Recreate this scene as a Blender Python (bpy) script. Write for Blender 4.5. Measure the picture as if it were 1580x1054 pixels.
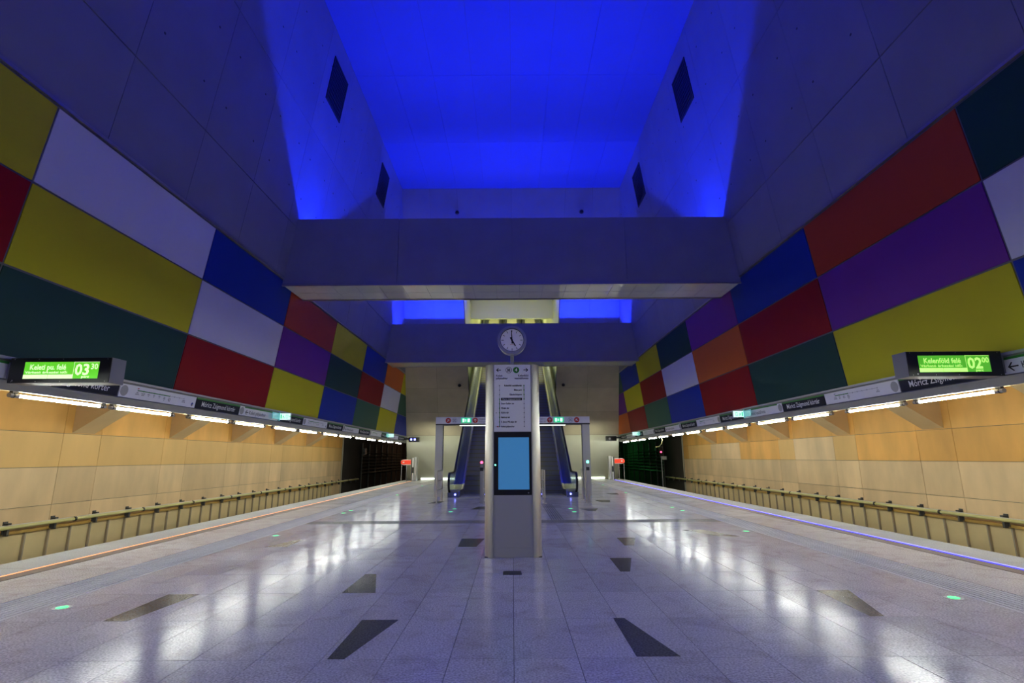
import bpy, math, random
from mathutils import Matrix, Vector
random.seed(4)
C = bpy.context.scene.collection
SC = bpy.context.scene
for o in list(bpy.data.objects): bpy.data.objects.remove(o)

# ---------------------------------------------------------------- camera
PITCH, ROLL = math.radians(12.4876), math.radians(0.3518)
cam_d = bpy.data.cameras.new('camera'); cam = bpy.data.objects.new('camera', cam_d); C.objects.link(cam)
cam_d.sensor_width = 36.0; cam_d.lens = 807.64 / 1580 * 36.0
cam_d.clip_start = 0.05; cam_d.clip_end = 500
cr, sr, cp, sp = math.cos(ROLL), math.sin(ROLL), math.cos(PITCH), math.sin(PITCH)
R_ = (cr, sr * sp, -sr * cp); U_ = (sr, -cr * sp, cr * cp); B_ = (0, -cp, -sp)
cam.matrix_world = Matrix(((R_[0], U_[0], B_[0], 0), (R_[1], U_[1], B_[1], 0), (R_[2], U_[2], B_[2], 1.6), (0, 0, 0, 1)))
SC.camera = cam
# ---------------------------------------------------------------- world, exposure
w = bpy.data.worlds.new('world'); SC.world = w; w.use_nodes = True
w.node_tree.nodes['Background'].inputs[0].default_value = (0.05, 0.06, 0.12, 1)
w.node_tree.nodes['Background'].inputs[1].default_value = 0.02
SC.view_settings.view_transform = 'Standard'; SC.view_settings.look = 'None'
SC.view_settings.exposure = 0.0; SC.view_settings.gamma = 1.0; SC.view_settings.use_curve_mapping = False
# ---------------------------------------------------------------- large lights
BLUE_P, TUBE_E, SHAFT_P = 1120.0, 128.0, 100.0
BLUE_C = (0.012, 0.03, 1.0)
def area(name, loc, sx, sy, power, col, target, spread=180):
    d = bpy.data.lights.new(name, 'AREA'); d.shape = 'RECTANGLE'; d.size = sx; d.size_y = sy
    d.energy = power; d.color = col; d.spread = math.radians(spread)
    o = bpy.data.objects.new(name, d); C.objects.link(o); o.location = loc
    v = Vector(target) - Vector(loc); o.rotation_euler = v.to_track_quat('-Z', 'Y').to_euler(); return o
NTH = ['nearest', 'second', 'third', 'fourth', 'fifth', 'sixth', 'seventh', 'eighth', 'ninth', 'tenth', 'eleventh', 'twelfth', 'thirteenth', 'fourteenth', 'fifteenth', 'sixteenth']
BEAMS = [2.04, 15.5, 29.0]
for by in [-11.4] + BEAMS:             # twin blue strip lamps lying in the trough on top of each cross beam
    for tl in (-1, 1):
        o = area('blue_strip_light', (0, by + 0.8 - tl * .20, 8.36), 13.4, 0.10, BLUE_P, BLUE_C, (0, by, 20), 130)
        o.rotation_euler = (math.pi - tl * math.radians(42), 0, 0)
for x in (-2.9, 2.9):                  # lamps along the side walls of the escalator shaft
    area('shaft_light', (x, 34.9, 7.9), 2.6, 0.16, SHAFT_P, (1.0, 0.98, 0.52), (0, 35.9, 9.6))
    area('shaft_light', (x, 38.6, 10.9), 2.6, 0.16, SHAFT_P, (1.0, 0.98, 0.52), (0, 40, 12.2))
area('shaft_light', (0, 45.5, 15.9), 4.5, 4, SHAFT_P * 3.2, (1.0, 0.98, 0.52), (0, 46.5, 13))
for sx in (-1, 1):                     # lamps lighting the lower end wall from the platform end
    area('end_wall_light', (sx * 5.2, 36.6, 2.9), 2.5, 0.15, 30.0, (1.0, 1.0, 0.72), (sx * 5.2, 40, 1.2))
LAMPS = []

# ================================================================ materials
def nodes(name):
    m = bpy.data.materials.new(name); m.use_nodes = True
    return m, m.node_tree, m.node_tree.nodes['Principled BSDF']
def mat(name, col, rough=0.5, metal=0.0, emit=0.0, ecol=None, var=0.0, scale=4.0, bump=0.0, bscale=60.0, spec=0.5, stretch=None, coat=0.0):
    m, t, b = nodes(name); b.inputs['Base Color'].default_value = (*col, 1)
    b.inputs['Roughness'].default_value = rough; b.inputs['Metallic'].default_value = metal
    b.inputs['Specular IOR Level'].default_value = spec
    b.inputs['Coat Weight'].default_value = coat
    if emit:
        b.inputs['Emission Color'].default_value = (*(ecol or col), 1); b.inputs['Emission Strength'].default_value = emit
    if var or bump:
        tc = t.nodes.new('ShaderNodeTexCoord'); mp = t.nodes.new('ShaderNodeMapping'); t.links.new(tc.outputs['Object'], mp.inputs[0])
        if stretch: mp.inputs['Scale'].default_value = stretch
    if var:
        n = t.nodes.new('ShaderNodeTexNoise'); n.inputs['Scale'].default_value = scale; n.inputs['Detail'].default_value = 6
        t.links.new(mp.outputs[0], n.inputs['Vector'])
        r = t.nodes.new('ShaderNodeValToRGB'); t.links.new(n.outputs['Fac'], r.inputs[0])
        r.color_ramp.elements[0].position = 0.3; r.color_ramp.elements[1].position = 0.7
        r.color_ramp.elements[0].color = (*[c * (1 - var) for c in col], 1)
        r.color_ramp.elements[1].color = (*[min(1, c * (1 + var)) for c in col], 1)
        oi = t.nodes.new('ShaderNodeObjectInfo'); hs = t.nodes.new('ShaderNodeHueSaturation')
        mr = t.nodes.new('ShaderNodeMapRange'); mr.inputs[3].default_value = 1 - var * .7; mr.inputs[4].default_value = 1 + var * .7
        t.links.new(oi.outputs['Random'], mr.inputs[0]); t.links.new(mr.outputs[0], hs.inputs['Value'])
        t.links.new(r.outputs[0], hs.inputs['Color']); t.links.new(hs.outputs[0], b.inputs['Base Color'])
    if bump:
        n2 = t.nodes.new('ShaderNodeTexNoise'); n2.inputs['Scale'].default_value = bscale; n2.inputs['Detail'].default_value = 4
        bp = t.nodes.new('ShaderNodeBump'); bp.inputs['Strength'].default_value = bump; bp.inputs['Distance'].default_value = 0.01
        t.links.new(mp.outputs[0], n2.inputs['Vector']); t.links.new(n2.outputs['Fac'], bp.inputs['Height']); t.links.new(bp.outputs[0], b.inputs['Normal'])
    return m
def granite(name, base, amp, rough, stain=(0.28, 0.22, 0.19), stainf=0.3, r2=None):
    """speckled polished stone: fine grains, soft stains, uneven gloss"""
    m, t, b = nodes(name)
    g = t.nodes.new('ShaderNodeNewGeometry')
    v = t.nodes.new('ShaderNodeTexNoise'); v.inputs['Scale'].default_value = 55; v.inputs['Detail'].default_value = 3
    t.links.new(g.outputs['Position'], v.inputs['Vector'])
    r = t.nodes.new('ShaderNodeValToRGB'); t.links.new(v.outputs['Fac'], r.inputs[0])
    r.color_ramp.elements[0].position = 0.35; r.color_ramp.elements[1].position = 0.65
    r.color_ramp.elements[0].color = (*[c * (1 - amp) for c in base], 1); r.color_ramp.elements[1].color = (*[c * (1 + amp) for c in base], 1)
    s = t.nodes.new('ShaderNodeTexNoise'); s.inputs['Scale'].default_value = 2.6; s.inputs['Detail'].default_value = 7; s.inputs['Distortion'].default_value = 1.2
    t.links.new(g.outputs['Position'], s.inputs['Vector'])
    sr_ = t.nodes.new('ShaderNodeMapRange'); sr_.inputs[1].default_value = 0.50; sr_.inputs[2].default_value = 0.74; sr_.inputs[3].default_value = 0; sr_.inputs[4].default_value = stainf
    t.links.new(s.outputs['Fac'], sr_.inputs[0])
    mx = t.nodes.new('ShaderNodeMixRGB'); t.links.new(sr_.outputs[0], mx.inputs[0]); t.links.new(r.outputs[0], mx.inputs[1]); mx.inputs[2].default_value = (*stain, 1)
    oi = t.nodes.new('ShaderNodeObjectInfo'); hs = t.nodes.new('ShaderNodeHueSaturation'); mr = t.nodes.new('ShaderNodeMapRange')
    mr.inputs[3].default_value = 0.92; mr.inputs[4].default_value = 1.08
    t.links.new(oi.outputs['Random'], mr.inputs[0]); t.links.new(mr.outputs[0], hs.inputs['Value']); t.links.new(mx.outputs[0], hs.inputs['Color'])
    t.links.new(hs.outputs[0], b.inputs['Base Color'])
    n = t.nodes.new('ShaderNodeTexNoise'); n.inputs['Scale'].default_value = 0.9; n.inputs['Detail'].default_value = 5
    t.links.new(g.outputs['Position'], n.inputs['Vector'])
    rr = t.nodes.new('ShaderNodeMapRange'); rr.inputs[1].default_value = 0.35; rr.inputs[2].default_value = 0.7
    rr.inputs[3].default_value = rough; rr.inputs[4].default_value = r2 or rough * 2.2
    t.links.new(n.outputs['Fac'], rr.inputs[0]); t.links.new(rr.outputs[0], b.inputs['Roughness'])
    b.inputs['Specular IOR Level'].default_value = 0.5; b.inputs['IOR'].default_value = 1.13
    bp = t.nodes.new('ShaderNodeBump'); bp.inputs['Strength'].default_value = 0.05; bp.inputs['Distance'].default_value = 0.004
    t.links.new(v.outputs['Fac'], bp.inputs['Height']); t.links.new(bp.outputs[0], b.inputs['Normal'])
    return m
M = {}
M['concrete'] = mat('cast_concrete', (0.26, 0.26, 0.30), 0.62, var=0.07, scale=0.8, bump=0.06, bscale=25)
M['concrete_dark'] = mat('shadow_joint_concrete', (0.10, 0.10, 0.10), 0.8)
M['concrete_warm'] = mat('end_wall_concrete', (0.50, 0.45, 0.34), 0.7, var=0.10, scale=0.9, bump=0.06, bscale=25)
M['plaster'] = mat('pale_smooth_plaster', (0.62, 0.63, 0.52), 0.6, var=0.04, scale=1.0)
M['beam_face'] = mat('beam_concrete', (0.26, 0.26, 0.30), 0.6, var=0.07, scale=1.2, bump=0.04, bscale=40)
M['ceil'] = mat('blue_tinted_ceiling_plaster', (0.065, 0.10, 0.31), 0.7, var=0.03, scale=0.6)  # blue of the strip lamps' light is put into the base colour
M['soffit'] = mat('glossy_soffit_panel', (0.72, 0.72, 0.70), 0.07, var=0.02, scale=2, coat=0.6)
M['trim'] = mat('edge_profile_metal', (0.42, 0.38, 0.36), 0.35, 0.8)
M['frame'] = mat('joint_profile_metal', (0.16, 0.16, 0.20), 0.45, 0.5)
PC = dict(yellow=(0.60, 0.56, 0.02), white=(0.68, 0.68, 0.72), red=(0.28, 0.008, 0.012), orangered=(0.42, 0.055, 0.022), orange=(0.60, 0.14, 0.03),
          blue=(0.012, 0.035, 0.30), purple=(0.17, 0.035, 0.28), teal=(0.018, 0.062, 0.050), green=(0.045, 0.14, 0.08))
for k_, v_ in PC.items(): M[k_] = mat(k_ + '_enamel_panel', v_, 0.5, var=0.02, scale=0.7, spec=0.12)
M['tan'] = mat('tan_stained_concrete', (0.80, 0.42, 0.10), 0.6, var=0.15, scale=1.1, bump=0.05, bscale=30, stretch=(1, 1, 0.35))
M['tan2'] = mat('beige_stained_concrete', (0.74, 0.53, 0.30), 0.6, var=0.15, scale=1.1, bump=0.05, bscale=30, stretch=(1, 1, 0.35))
M['tan3'] = mat('ochre_stained_concrete', (0.77, 0.48, 0.17), 0.6, var=0.08, scale=1.1, bump=0.05, bscale=30, stretch=(1, 1, 0.35))
M['corbel'] = mat('corbel_concrete', (0.66, 0.47, 0.25), 0.6, var=0.06, scale=1.1, bump=0.05, bscale=30)
M['gold'] = mat('perforated_gold_sheet', (0.70, 0.55, 0.29), 0.5, 0.15, var=0.04, scale=2, bump=0.3, bscale=300)
M['post_brown'] = mat('brown_anodised_profile', (0.36, 0.29, 0.21), 0.5, 0.0)
M['rail_ochre'] = mat('ochre_painted_rail', (0.42, 0.26, 0.06), 0.45)
M['pipe_yellow'] = mat('yellow_striped_rail_cover', (0.60, 0.56, 0.22), 0.4)
M['pipe_white'] = mat('off_white_rail_cover', (0.66, 0.62, 0.52), 0.4)
M['black'] = mat('black_plastic', (0.012, 0.012, 0.014), 0.35)
M['dark_grey'] = mat('dark_grey_paint', (0.05, 0.05, 0.055), 0.5)
M['steel'] = mat('brushed_stainless_steel', (0.45, 0.44, 0.44), 0.36, 1.0, bump=0.05, bscale=200, stretch=(1, 1, 0.02))
M['steel_satin'] = mat('satin_grey_sheet_steel', (0.46, 0.46, 0.46), 0.45, 0.5)
M['grey_case'] = mat('grey_lacquered_sheet', (0.20, 0.20, 0.21), 0.45, 0.1)
M['lamp_housing'] = mat('grey_lamp_canopy_sheet', (0.25, 0.25, 0.26), 0.4, 0.3)
M['sign_white'] = mat('white_sign_film', (0.80, 0.80, 0.82), 0.4)
M['sign_dark'] = mat('charcoal_sign_film', (0.018, 0.02, 0.032), 0.6, spec=0.15)
M['sign_grey'] = mat('grey_speaker_mesh', (0.36, 0.36, 0.34), 0.6)
M['sign_green'] = mat('green_sign_film', (0.03, 0.22, 0.03), 0.4)
M['sign_red'] = mat('red_sign_film', (0.55, 0.03, 0.02), 0.4)
M['sign_blue'] = mat('blue_sign_film', (0.03, 0.05, 0.30), 0.4)
M['letter_white'] = mat('white_lettering', (0.80, 0.80, 0.78), 0.5)
M['letter_black'] = mat('black_lettering', (0.015, 0.015, 0.015), 0.5)
M['letter_grey'] = mat('grey_lettering', (0.30, 0.30, 0.32), 0.5)
M['tube'] = mat('fluorescent_tube_glow', (1, 1, 1), 0.4, emit=TUBE_E, ecol=(0.93, 1.0, 0.90))
M['tube_cap'] = mat('translucent_tube_end', (0.30, 0.30, 0.36), 0.3, 0.2)
M['granite'] = granite('speckled_grey_granite', (0.52, 0.515, 0.50), 0.30, 0.13, r2=0.245, stainf=0.42)
M['granite_edge'] = granite('pale_flamed_granite', (0.35, 0.355, 0.33), 0.16, 0.5, stainf=0.15)
M['granite_ridge'] = granite('grooved_granite', (0.52, 0.52, 0.50), 0.18, 0.40, stainf=0.1)
M['granite_dark'] = granite('dark_granite_inlay', (0.075, 0.078, 0.08), 0.45, 0.2, stain=(0.1, 0.1, 0.1), stainf=0.05, r2=0.26)
M['granite_band'] = granite('mid_grey_granite_ribs', (0.24, 0.24, 0.24), 0.25, 0.22, stainf=0.1, r2=0.26)
M['joint'] = mat('dark_floor_joint', (0.06, 0.055, 0.05), 0.8)
M['led_copper'] = mat('amber_led_strip', (1, 0.5, 0.25), 0.4, emit=1.3, ecol=(1.0, 0.36, 0.13))
M['led_blue'] = mat('blue_led_strip', (0.1, 0.1, 1), 0.4, emit=2.0, ecol=(0.02, 0.02, 1.0))
M['led_white_blue'] = mat('pale_blue_led_strip', (0.6, 0.6, 1), 0.4, emit=1.2, ecol=(0.30, 0.30, 1.0))
M['profile_brown'] = mat('brown_floor_profile', (0.13, 0.105, 0.09), 0.5, 0.0)
M['led_green'] = mat('green_floor_marker_glow', (0.1, 1, 0.4), 0.4, emit=1.6, ecol=(0.04, 0.70, 0.18))
M['lcd'] = mat('blue_lcd_screen', (0.05, 0.12, 0.2), 0.15, emit=1.0, ecol=(0.028, 0.13, 0.30))
M['lcd_green'] = mat('green_lcd_backlight', (0.1, 0.5, 0.05), 0.3, emit=1.0, ecol=(0.115, 0.60, 0.02))
M['lcd_green_dark'] = mat('dark_green_lcd_backlight', (0.1, 0.5, 0.05), 0.3, emit=1.0, ecol=(0.07, 0.36, 0.02))
M['lcd_lit'] = mat('lit_lcd_characters', (0.8, 1, 0.6), 0.3, emit=1.0, ecol=(0.82, 1.0, 0.55))
M['lcd_lit2'] = mat('lit_yellow_green_lcd_characters', (0.8, 1, 0.6), 0.3, emit=1.0, ecol=(0.50, 1.0, 0.14))
M['exit_white'] = mat('lit_exit_sign_face', (0.8, 1, 0.9), 0.3, emit=1.1, ecol=(0.70, 1.0, 0.88))
M['exit_green'] = mat('lit_exit_sign_green', (0.02, 0.5, 0.2), 0.3, emit=0.9, ecol=(0.02, 0.55, 0.25))
M['exit_glass'] = mat('edge_lit_exit_glass', (0.25, 0.55, 0.6), 0.1, emit=0.25, ecol=(0.15, 0.6, 0.6))
M['red_glow'] = mat('red_signal_glow', (1, 0.05, 0.1), 0.4, emit=5, ecol=(1.0, 0.06, 0.16))
M['green_glow'] = mat('green_signal_glow', (0.1, 1, 0.6), 0.4, emit=5, ecol=(0.12, 1.0, 0.55))
M['blue_glow'] = mat('blue_indicator_glow', (0.3, 0.3, 1), 0.4, emit=8, ecol=(0.18, 0.2, 1.0))
M['white_glow'] = mat('white_strip_glow', (1, 1, 1), 0.4, emit=2.2, ecol=(0.9, 1.0, 0.85))
M['deck_steel'] = mat('blue_reflecting_deck_steel', (0.16, 0.18, 0.25), 0.25, 0.7)
M['moulding_steel'] = mat('bright_moulding_steel', (0.80, 0.80, 0.80), 0.22, 0.9)
M['rubber'] = mat('black_handrail_rubber', (0.012, 0.012, 0.016), 0.25)
M['step_dark'] = mat('grooved_step_metal', (0.33, 0.33, 0.24), 0.5, 0.1)
M['step_yellow'] = mat('yellow_step_edge', (0.30, 0.28, 0.08), 0.5)
M['wall_white'] = mat('pale_yellow_shaft_panel', (0.70, 0.72, 0.46), 0.4)
M['tunnel'] = mat('sooty_tunnel_concrete', (0.06, 0.05, 0.042), 0.85, var=0.2, scale=0.7)  # dark mottled base colour for tunnel walls and track beds
M['cable'] = mat('dark_cable_sheath', (0.10, 0.11, 0.10), 0.3)
M['rack'] = mat('galvanised_cable_rack', (0.16, 0.16, 0.15), 0.5, 0.6)
M['clock_face'] = mat('white_clock_dial', (0.80, 0.80, 0.84), 0.3, emit=0.06, ecol=(0.9, 0.85, 1.0))  # faint emission added to brighten the dial
M['board_red'] = mat('red_end_of_platform_board', (0.75, 0.05, 0.02), 0.4, emit=0.25, ecol=(0.9, 0.04, 0.015))
M['board_white'] = mat('white_board_border', (0.7, 0.7, 0.7), 0.4)
M['vent'] = mat('dark_vent_mesh', (0.045, 0.045, 0.05), 0.5, 0.4)
M['rail_steel'] = mat('running_rail_steel', (0.3, 0.28, 0.26), 0.4, 0.9)
def glass_mat():
    m, t, b = nodes('clear_balustrade_glass'); b.inputs['Base Color'].default_value = (0.75, 0.9, 0.85, 1)
    b.inputs['Roughness'].default_value = 0.03; b.inputs['Transmission Weight'].default_value = 0.92; b.inputs['IOR'].default_value = 1.2
    return m
M['glass'] = glass_mat()

# ================================================================ mesh helpers
class MB:
    def __init__(s): s.v = []; s.f = []
    def add(s, vs, fs):
        n = len(s.v); s.v += [tuple(v) for v in vs]; s.f += [tuple(i + n for i in f) for f in fs]; return s
    def hexa(s, p):     # p: 4 bottom (ccw) + 4 top
        return s.add(p, [(3, 2, 1, 0), (4, 5, 6, 7), (0, 1, 5, 4), (1, 2, 6, 5), (2, 3, 7, 6), (3, 0, 4, 7)])
    def box(s, x0, y0, z0, x1, y1, z1):
        if x0 > x1: x0, x1 = x1, x0
        if y0 > y1: y0, y1 = y1, y0
        if z0 > z1: z0, z1 = z1, z0
        return s.hexa([(x0, y0, z0), (x1, y0, z0), (x1, y1, z0), (x0, y1, z0), (x0, y0, z1), (x1, y0, z1), (x1, y1, z1), (x0, y1, z1)])
    def prism(s, poly, z0, z1, axis='z'):
        n = len(poly)
        f = {'z': lambda a, b, c: (a, b, c), 'y': lambda a, b, c: (a, c, b), 'x': lambda a, b, c: (c, a, b)}[axis]
        vs = [f(a, b, z0) for a, b in poly] + [f(a, b, z1) for a, b in poly]
        return s.add(vs, [tuple(range(n))[::-1], tuple(range(n, 2 * n))] + [(i, (i + 1) % n, n + (i + 1) % n, n + i) for i in range(n)])
    def tube(s, pts, r, n=10, caps=True):
        pts = [Vector(p) for p in pts]; rings = []
        rs = r if isinstance(r, (list, tuple)) else [r] * len(pts)
        for i, p in enumerate(pts):
            d = (pts[min(i + 1, len(pts) - 1)] - pts[max(i - 1, 0)]).normalized()
            a = d.cross(Vector((0, 0, 1)))
            if a.length < 1e-3: a = d.cross(Vector((0, 1, 0)))
            a.normalize(); b = d.cross(a)
            rings.append([p + (a * math.cos(t) + b * math.sin(t)) * rs[i] for t in [2 * math.pi * j / n for j in range(n)]])
        vs = [v for r_ in rings for v in r_]; fs = []
        for i in range(len(pts) - 1):
            for j in range(n):
                fs.append((i * n + j, i * n + (j + 1) % n, (i + 1) * n + (j + 1) % n, (i + 1) * n + j))
        if caps: fs += [tuple(range(n)), tuple(range((len(pts) - 1) * n, len(pts) * n))[::-1]]
        return s.add(vs, fs)
    def strip(s, pts, w0, w1, hz):   # swept rectangular band: pts (y,z), x from w0 to w1, thickness hz (perp-ish, downward)
        n = len(pts); vs = []
        for i, (y, z) in enumerate(pts):
            a = pts[max(i - 1, 0)]; b = pts[min(i + 1, n - 1)]; d = Vector((b[0] - a[0], b[1] - a[1])).normalized(); nx, nz = d.y, -d.x
            vs += [(w0, y, z), (w1, y, z), (w1, y + nx * hz, z + nz * hz), (w0, y + nx * hz, z + nz * hz)]
        fs = [(0, 1, 2, 3), tuple(4 * (n - 1) + i for i in (3, 2, 1, 0))]
        for i in range(n - 1):
            for j in range(4): fs.append((4 * i + j, 4 * i + 4 + j, 4 * i + 4 + (j + 1) % 4, 4 * i + (j + 1) % 4))
        return s.add(vs, fs)
    def mesh(s, name):
        me = bpy.data.meshes.new(name); me.from_pydata(s.v, [], s.f); me.update(); return me
    def build(s, name, m, parent=None, smooth=False, origin=None, fix=True):
        if origin is None:
            if parent is not None: origin = parent.get('_o', (0, 0, 0))
            else: origin = (0, 0, 0)
        ox, oy, oz = origin
        s.v = [(a - ox, b - oy, c - oz) for a, b, c in s.v]
        me = s.mesh(name); me.materials.append(M[m])
        if fix:
            import bmesh
            bm = bmesh.new(); bm.from_mesh(me); bmesh.ops.recalc_face_normals(bm, faces=bm.faces); bm.to_mesh(me); bm.free()
        if smooth:
            me.polygons.foreach_set('use_smooth', [True] * len(me.polygons))
            try: me.set_sharp_from_angle(angle=math.radians(35))
            except Exception: pass
        o = bpy.data.objects.new(name, me); C.objects.link(o)
        if parent is not None: o.parent = parent
        else: o.location = origin
        return o
def tag(o, label=None, cat=None, group=None, kind=None):
    if label: o['label'] = label
    if cat: o['category'] = cat
    if group: o['group'] = group
    if kind: o['kind'] = kind
    return o
def thing(name, loc, label=None, cat=None, group=None, kind=None):
    o = bpy.data.objects.new(name, None); C.objects.link(o); o.location = loc; o.empty_display_size = 0.2
    ORI[o.name] = loc
    return tag(o, label, cat, group, kind)
ORI = {}
_b = MB.build
def build(s, name, m, parent=None, smooth=False, origin=None, fix=True):
    if parent is not None and origin is None: origin = ORI.get(parent.name, (0, 0, 0))
    o = _b(s, name, m, parent, smooth, origin, fix)
    ORI[o.name] = (0, 0, 0) if parent is None and origin is None else (origin or (0, 0, 0))
    return o
MB.build = build
def part(name, me, parent, m=None):
    o = bpy.data.objects.new(name, me); C.objects.link(o); o.parent = parent; ORI[o.name] = ORI.get(parent.name, (0, 0, 0)); return o
def dup(root, loc, kids):
    r = root.copy(); C.objects.link(r); r.location = loc
    ORI[r.name] = loc
    for ch in kids:
        c = ch.copy(); C.objects.link(c); c.parent = r
        for g in ch.children:
            d = g.copy(); C.objects.link(d); d.parent = c
    return r
_tc = {}
def text_mb(s, size, align='LEFT', sx=1.0, bold=0.0):
    key = (s, size, align, sx, bold)
    if key not in _tc:
        cu = bpy.data.curves.new('lettering_source', 'FONT'); cu.body = s; cu.size = size; cu.align_x = align; cu.resolution_u = 2
        cu.offset = bold
        o = bpy.data.objects.new('lettering_source', cu); C.objects.link(o)
        bpy.context.view_layer.update()
        dg = bpy.context.evaluated_depsgraph_get(); me = o.evaluated_get(dg).to_mesh()
        _tc[key] = ([(v.co.x * sx, v.co.y) for v in me.vertices], [tuple(p.vertices) for p in me.polygons])
        o.evaluated_get(dg).to_mesh_clear(); bpy.data.objects.remove(o); bpy.data.curves.remove(cu)
    return _tc[key]
class Plane:            # flat print on a surface: origin, u (right), v (up), n (out)
    def __init__(s, o, u, v):
        s.o = Vector(o); s.u = Vector(u).normalized(); s.v = Vector(v).normalized(); s.n = s.u.cross(s.v)
    def p(s, a, b, h=0.0): return s.o + s.u * a + s.v * b + s.n * h
    def rect(s, mb, a0, b0, a1, b1, h0=0.0, h1=0.002):
        mb.hexa([s.p(a0, b0, h0), s.p(a1, b0, h0), s.p(a1, b1, h0), s.p(a0, b1, h0), s.p(a0, b0, h1), s.p(a1, b0, h1), s.p(a1, b1, h1), s.p(a0, b1, h1)]); return mb
    def poly(s, mb, pts, h0=0.0, h1=0.002):
        n = len(pts); vs = [s.p(a, b, h0) for a, b in pts] + [s.p(a, b, h1) for a, b in pts]
        mb.add(vs, [tuple(range(n))[::-1], tuple(range(n, 2 * n))] + [(i, (i + 1) % n, n + (i + 1) % n, n + i) for i in range(n)]); return mb
    def disc(s, mb, a, b, r, n=20, h0=0.0, h1=0.002, rb=None):
        rb = rb or r
        return s.poly(mb, [(a + r * math.cos(2 * math.pi * i / n), b + rb * math.sin(2 * math.pi * i / n)) for i in range(n)], h0, h1)
    def ring(s, mb, a, b, r0, r1, n=20, h=0.002):
        vs = []; fs = []
        for i in range(n):
            t = 2 * math.pi * i / n
            vs += [s.p(a + r0 * math.cos(t), b + r0 * math.sin(t), h), s.p(a + r1 * math.cos(t), b + r1 * math.sin(t), h)]
        for i in range(n): j = (i + 1) % n; fs.append((2 * i, 2 * i + 1, 2 * j + 1, 2 * j))
        mb.add(vs, fs); return mb
    def text(s, mb, a, b, txt, size, align='LEFT', sx=1.0, h=0.003, bold=0.0, shear=0.0):
        vs, fs = text_mb(txt, size, align, sx, bold)
        mb.add([s.p(a + x + shear * y, b + y, h) for x, y in vs], fs); return mb
    def arrow(s, mb, a, b, L, d, w=0.12, h=0.003):   # d = direction unit (x,y); centred
        dx, dy = d; px, py = -dy, dx; L2 = L / 2; t = L * w
        q = lambda u, v: (a + dx * u + px * v, b + dy * u + py * v)
        s.poly(mb, [q(-L2, -t / 2), q(L2 - t, -t / 2), q(L2 - t, t / 2), q(-L2, t / 2)], h - 0.002, h)
        for sg in (-1, 1):
            s.poly(mb, [q(L2, 0), q(L2 - L * .42, sg * L * .40), q(L2 - L * .42 - t, sg * (L * .40 - t * .2)), q(L2 - 1.6 * t, 0)][::sg], h - 0.002, h)
        return mb

K = 0.1347
def WX(z, off=0.0): return 7.85 - K * (z - 1.6) - off
def lean_slab(mb, sg, y0, y1, z0, z1, o0, o1):   # slab on the leaning wall, front at offset o1 (towards room)
    p = []
    for z in (z0, z1):
        a, b = sg * WX(z, o0), sg * WX(z, o1)
        p += [(a, y0, z), (b, y0, z), (b, y1, z), (a, y1, z)]
    return mb.hexa(p)
YB, YE = -13.0, 52.0
ZT, ZA, ZB, ZC = 7.04, 5.745, 4.424, 3.13
ZCEIL = 15.9

# ================================================================ floor
fl = tag(MB().box(-8.066, YB, -0.5, 8.066, 41.8, -0.022).build('floor', 'joint'), kind='structure')
XT = 0.524; ROW = 1.075; Y0T = 4.72
g = 0.0025
inlays = {}    # (col,row) -> polygon corner list, handled as proud-free separate pieces
n_t = 0
rest = MB()
tile_me = None
for r in range(-16, 34):
    y0 = Y0T + r * ROW; y1 = y0 + ROW
    if 13.68 <= (y0 + y1) / 2 <= 14.4: pass
    for c in range(-10, 10):
        if -1 <= r <= 12 and n_t < 292:
            if tile_me is None:
                tm = MB().box(g, g, -0.022, XT - g, ROW - g, 0.0); tile_me = tm.mesh('tile'); tile_me.materials.append(M['granite'])
            t = bpy.data.objects.new('tile', tile_me); C.objects.link(t); t.parent = fl; t.location = (c * XT, y0, 0); n_t += 1
        else:
            rest.box(c * XT + g, y0 + g, -0.022, (c + 1) * XT - g, y1 - g, 0.0)
o = rest.build('tile_field', 'granite', fl); tag(o, kind='stuff')
for sg in (-1, 1):
    # grooved guide band: eight ribs
    for i in range(8):
        x0 = 5.245 + i * 0.078
        MB().box(sg * x0, YB, -0.022, sg * (x0 + 0.058), 40.3, 0.0).build('guide_rib', 'granite_ridge', fl)
    y = YB
    k = 0
    while y < 40.9:
        MB().box(sg * 5.87, y + g, -0.022, sg * 6.935, min(y + 2.15, 41.0) - g, 0.0).build('paving_slab', 'granite_edge' if False else 'granite', fl)
        MB().box(sg * 7.245, y + g, -0.05, sg * 8.072, min(y + 2.15, 41.0) - g, 0.0).build('edge_slab', 'granite_edge', fl)
        y += 2.15; k += 1
    MB().box(sg * 6.94, YB, -0.05, sg * 7.19, 38.4, 0.004).build('floor_profile', 'profile_brown', fl)
    s_ = MB().box(sg * 7.195, YB, -0.03, sg * 7.213, 38.4, 0.012)
    s_.build('light_strip', 'led_copper' if sg < 0 else 'led_blue', fl)['label'] = 'glowing amber light strip' if sg < 0 else 'glowing blue light strip'
    if sg > 0: MB().box(7.228, YB, 0.0, 7.245, 38.4, 0.016).build('light_strip', 'led_white_blue', fl)
    else: MB().box(-7.245, YB, 0.0, -7.213, 38.4, 0.004).build('floor_profile', 'profile_brown', fl)
# cross guide band and the one leading to the escalators
for i in range(9):
    MB().box(-5.2, 13.72 + i * .07, -0.0, 5.2, 13.755 + i * .07, 0.004).build('guide_rib', 'granite_band', fl)
for i in range(6):
    MB().box(1.0 + i * .06, 14.4, 0.0, 1.03 + i * .06, 19.0, 0.004).build('guide_rib', 'granite_band', fl)
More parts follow.
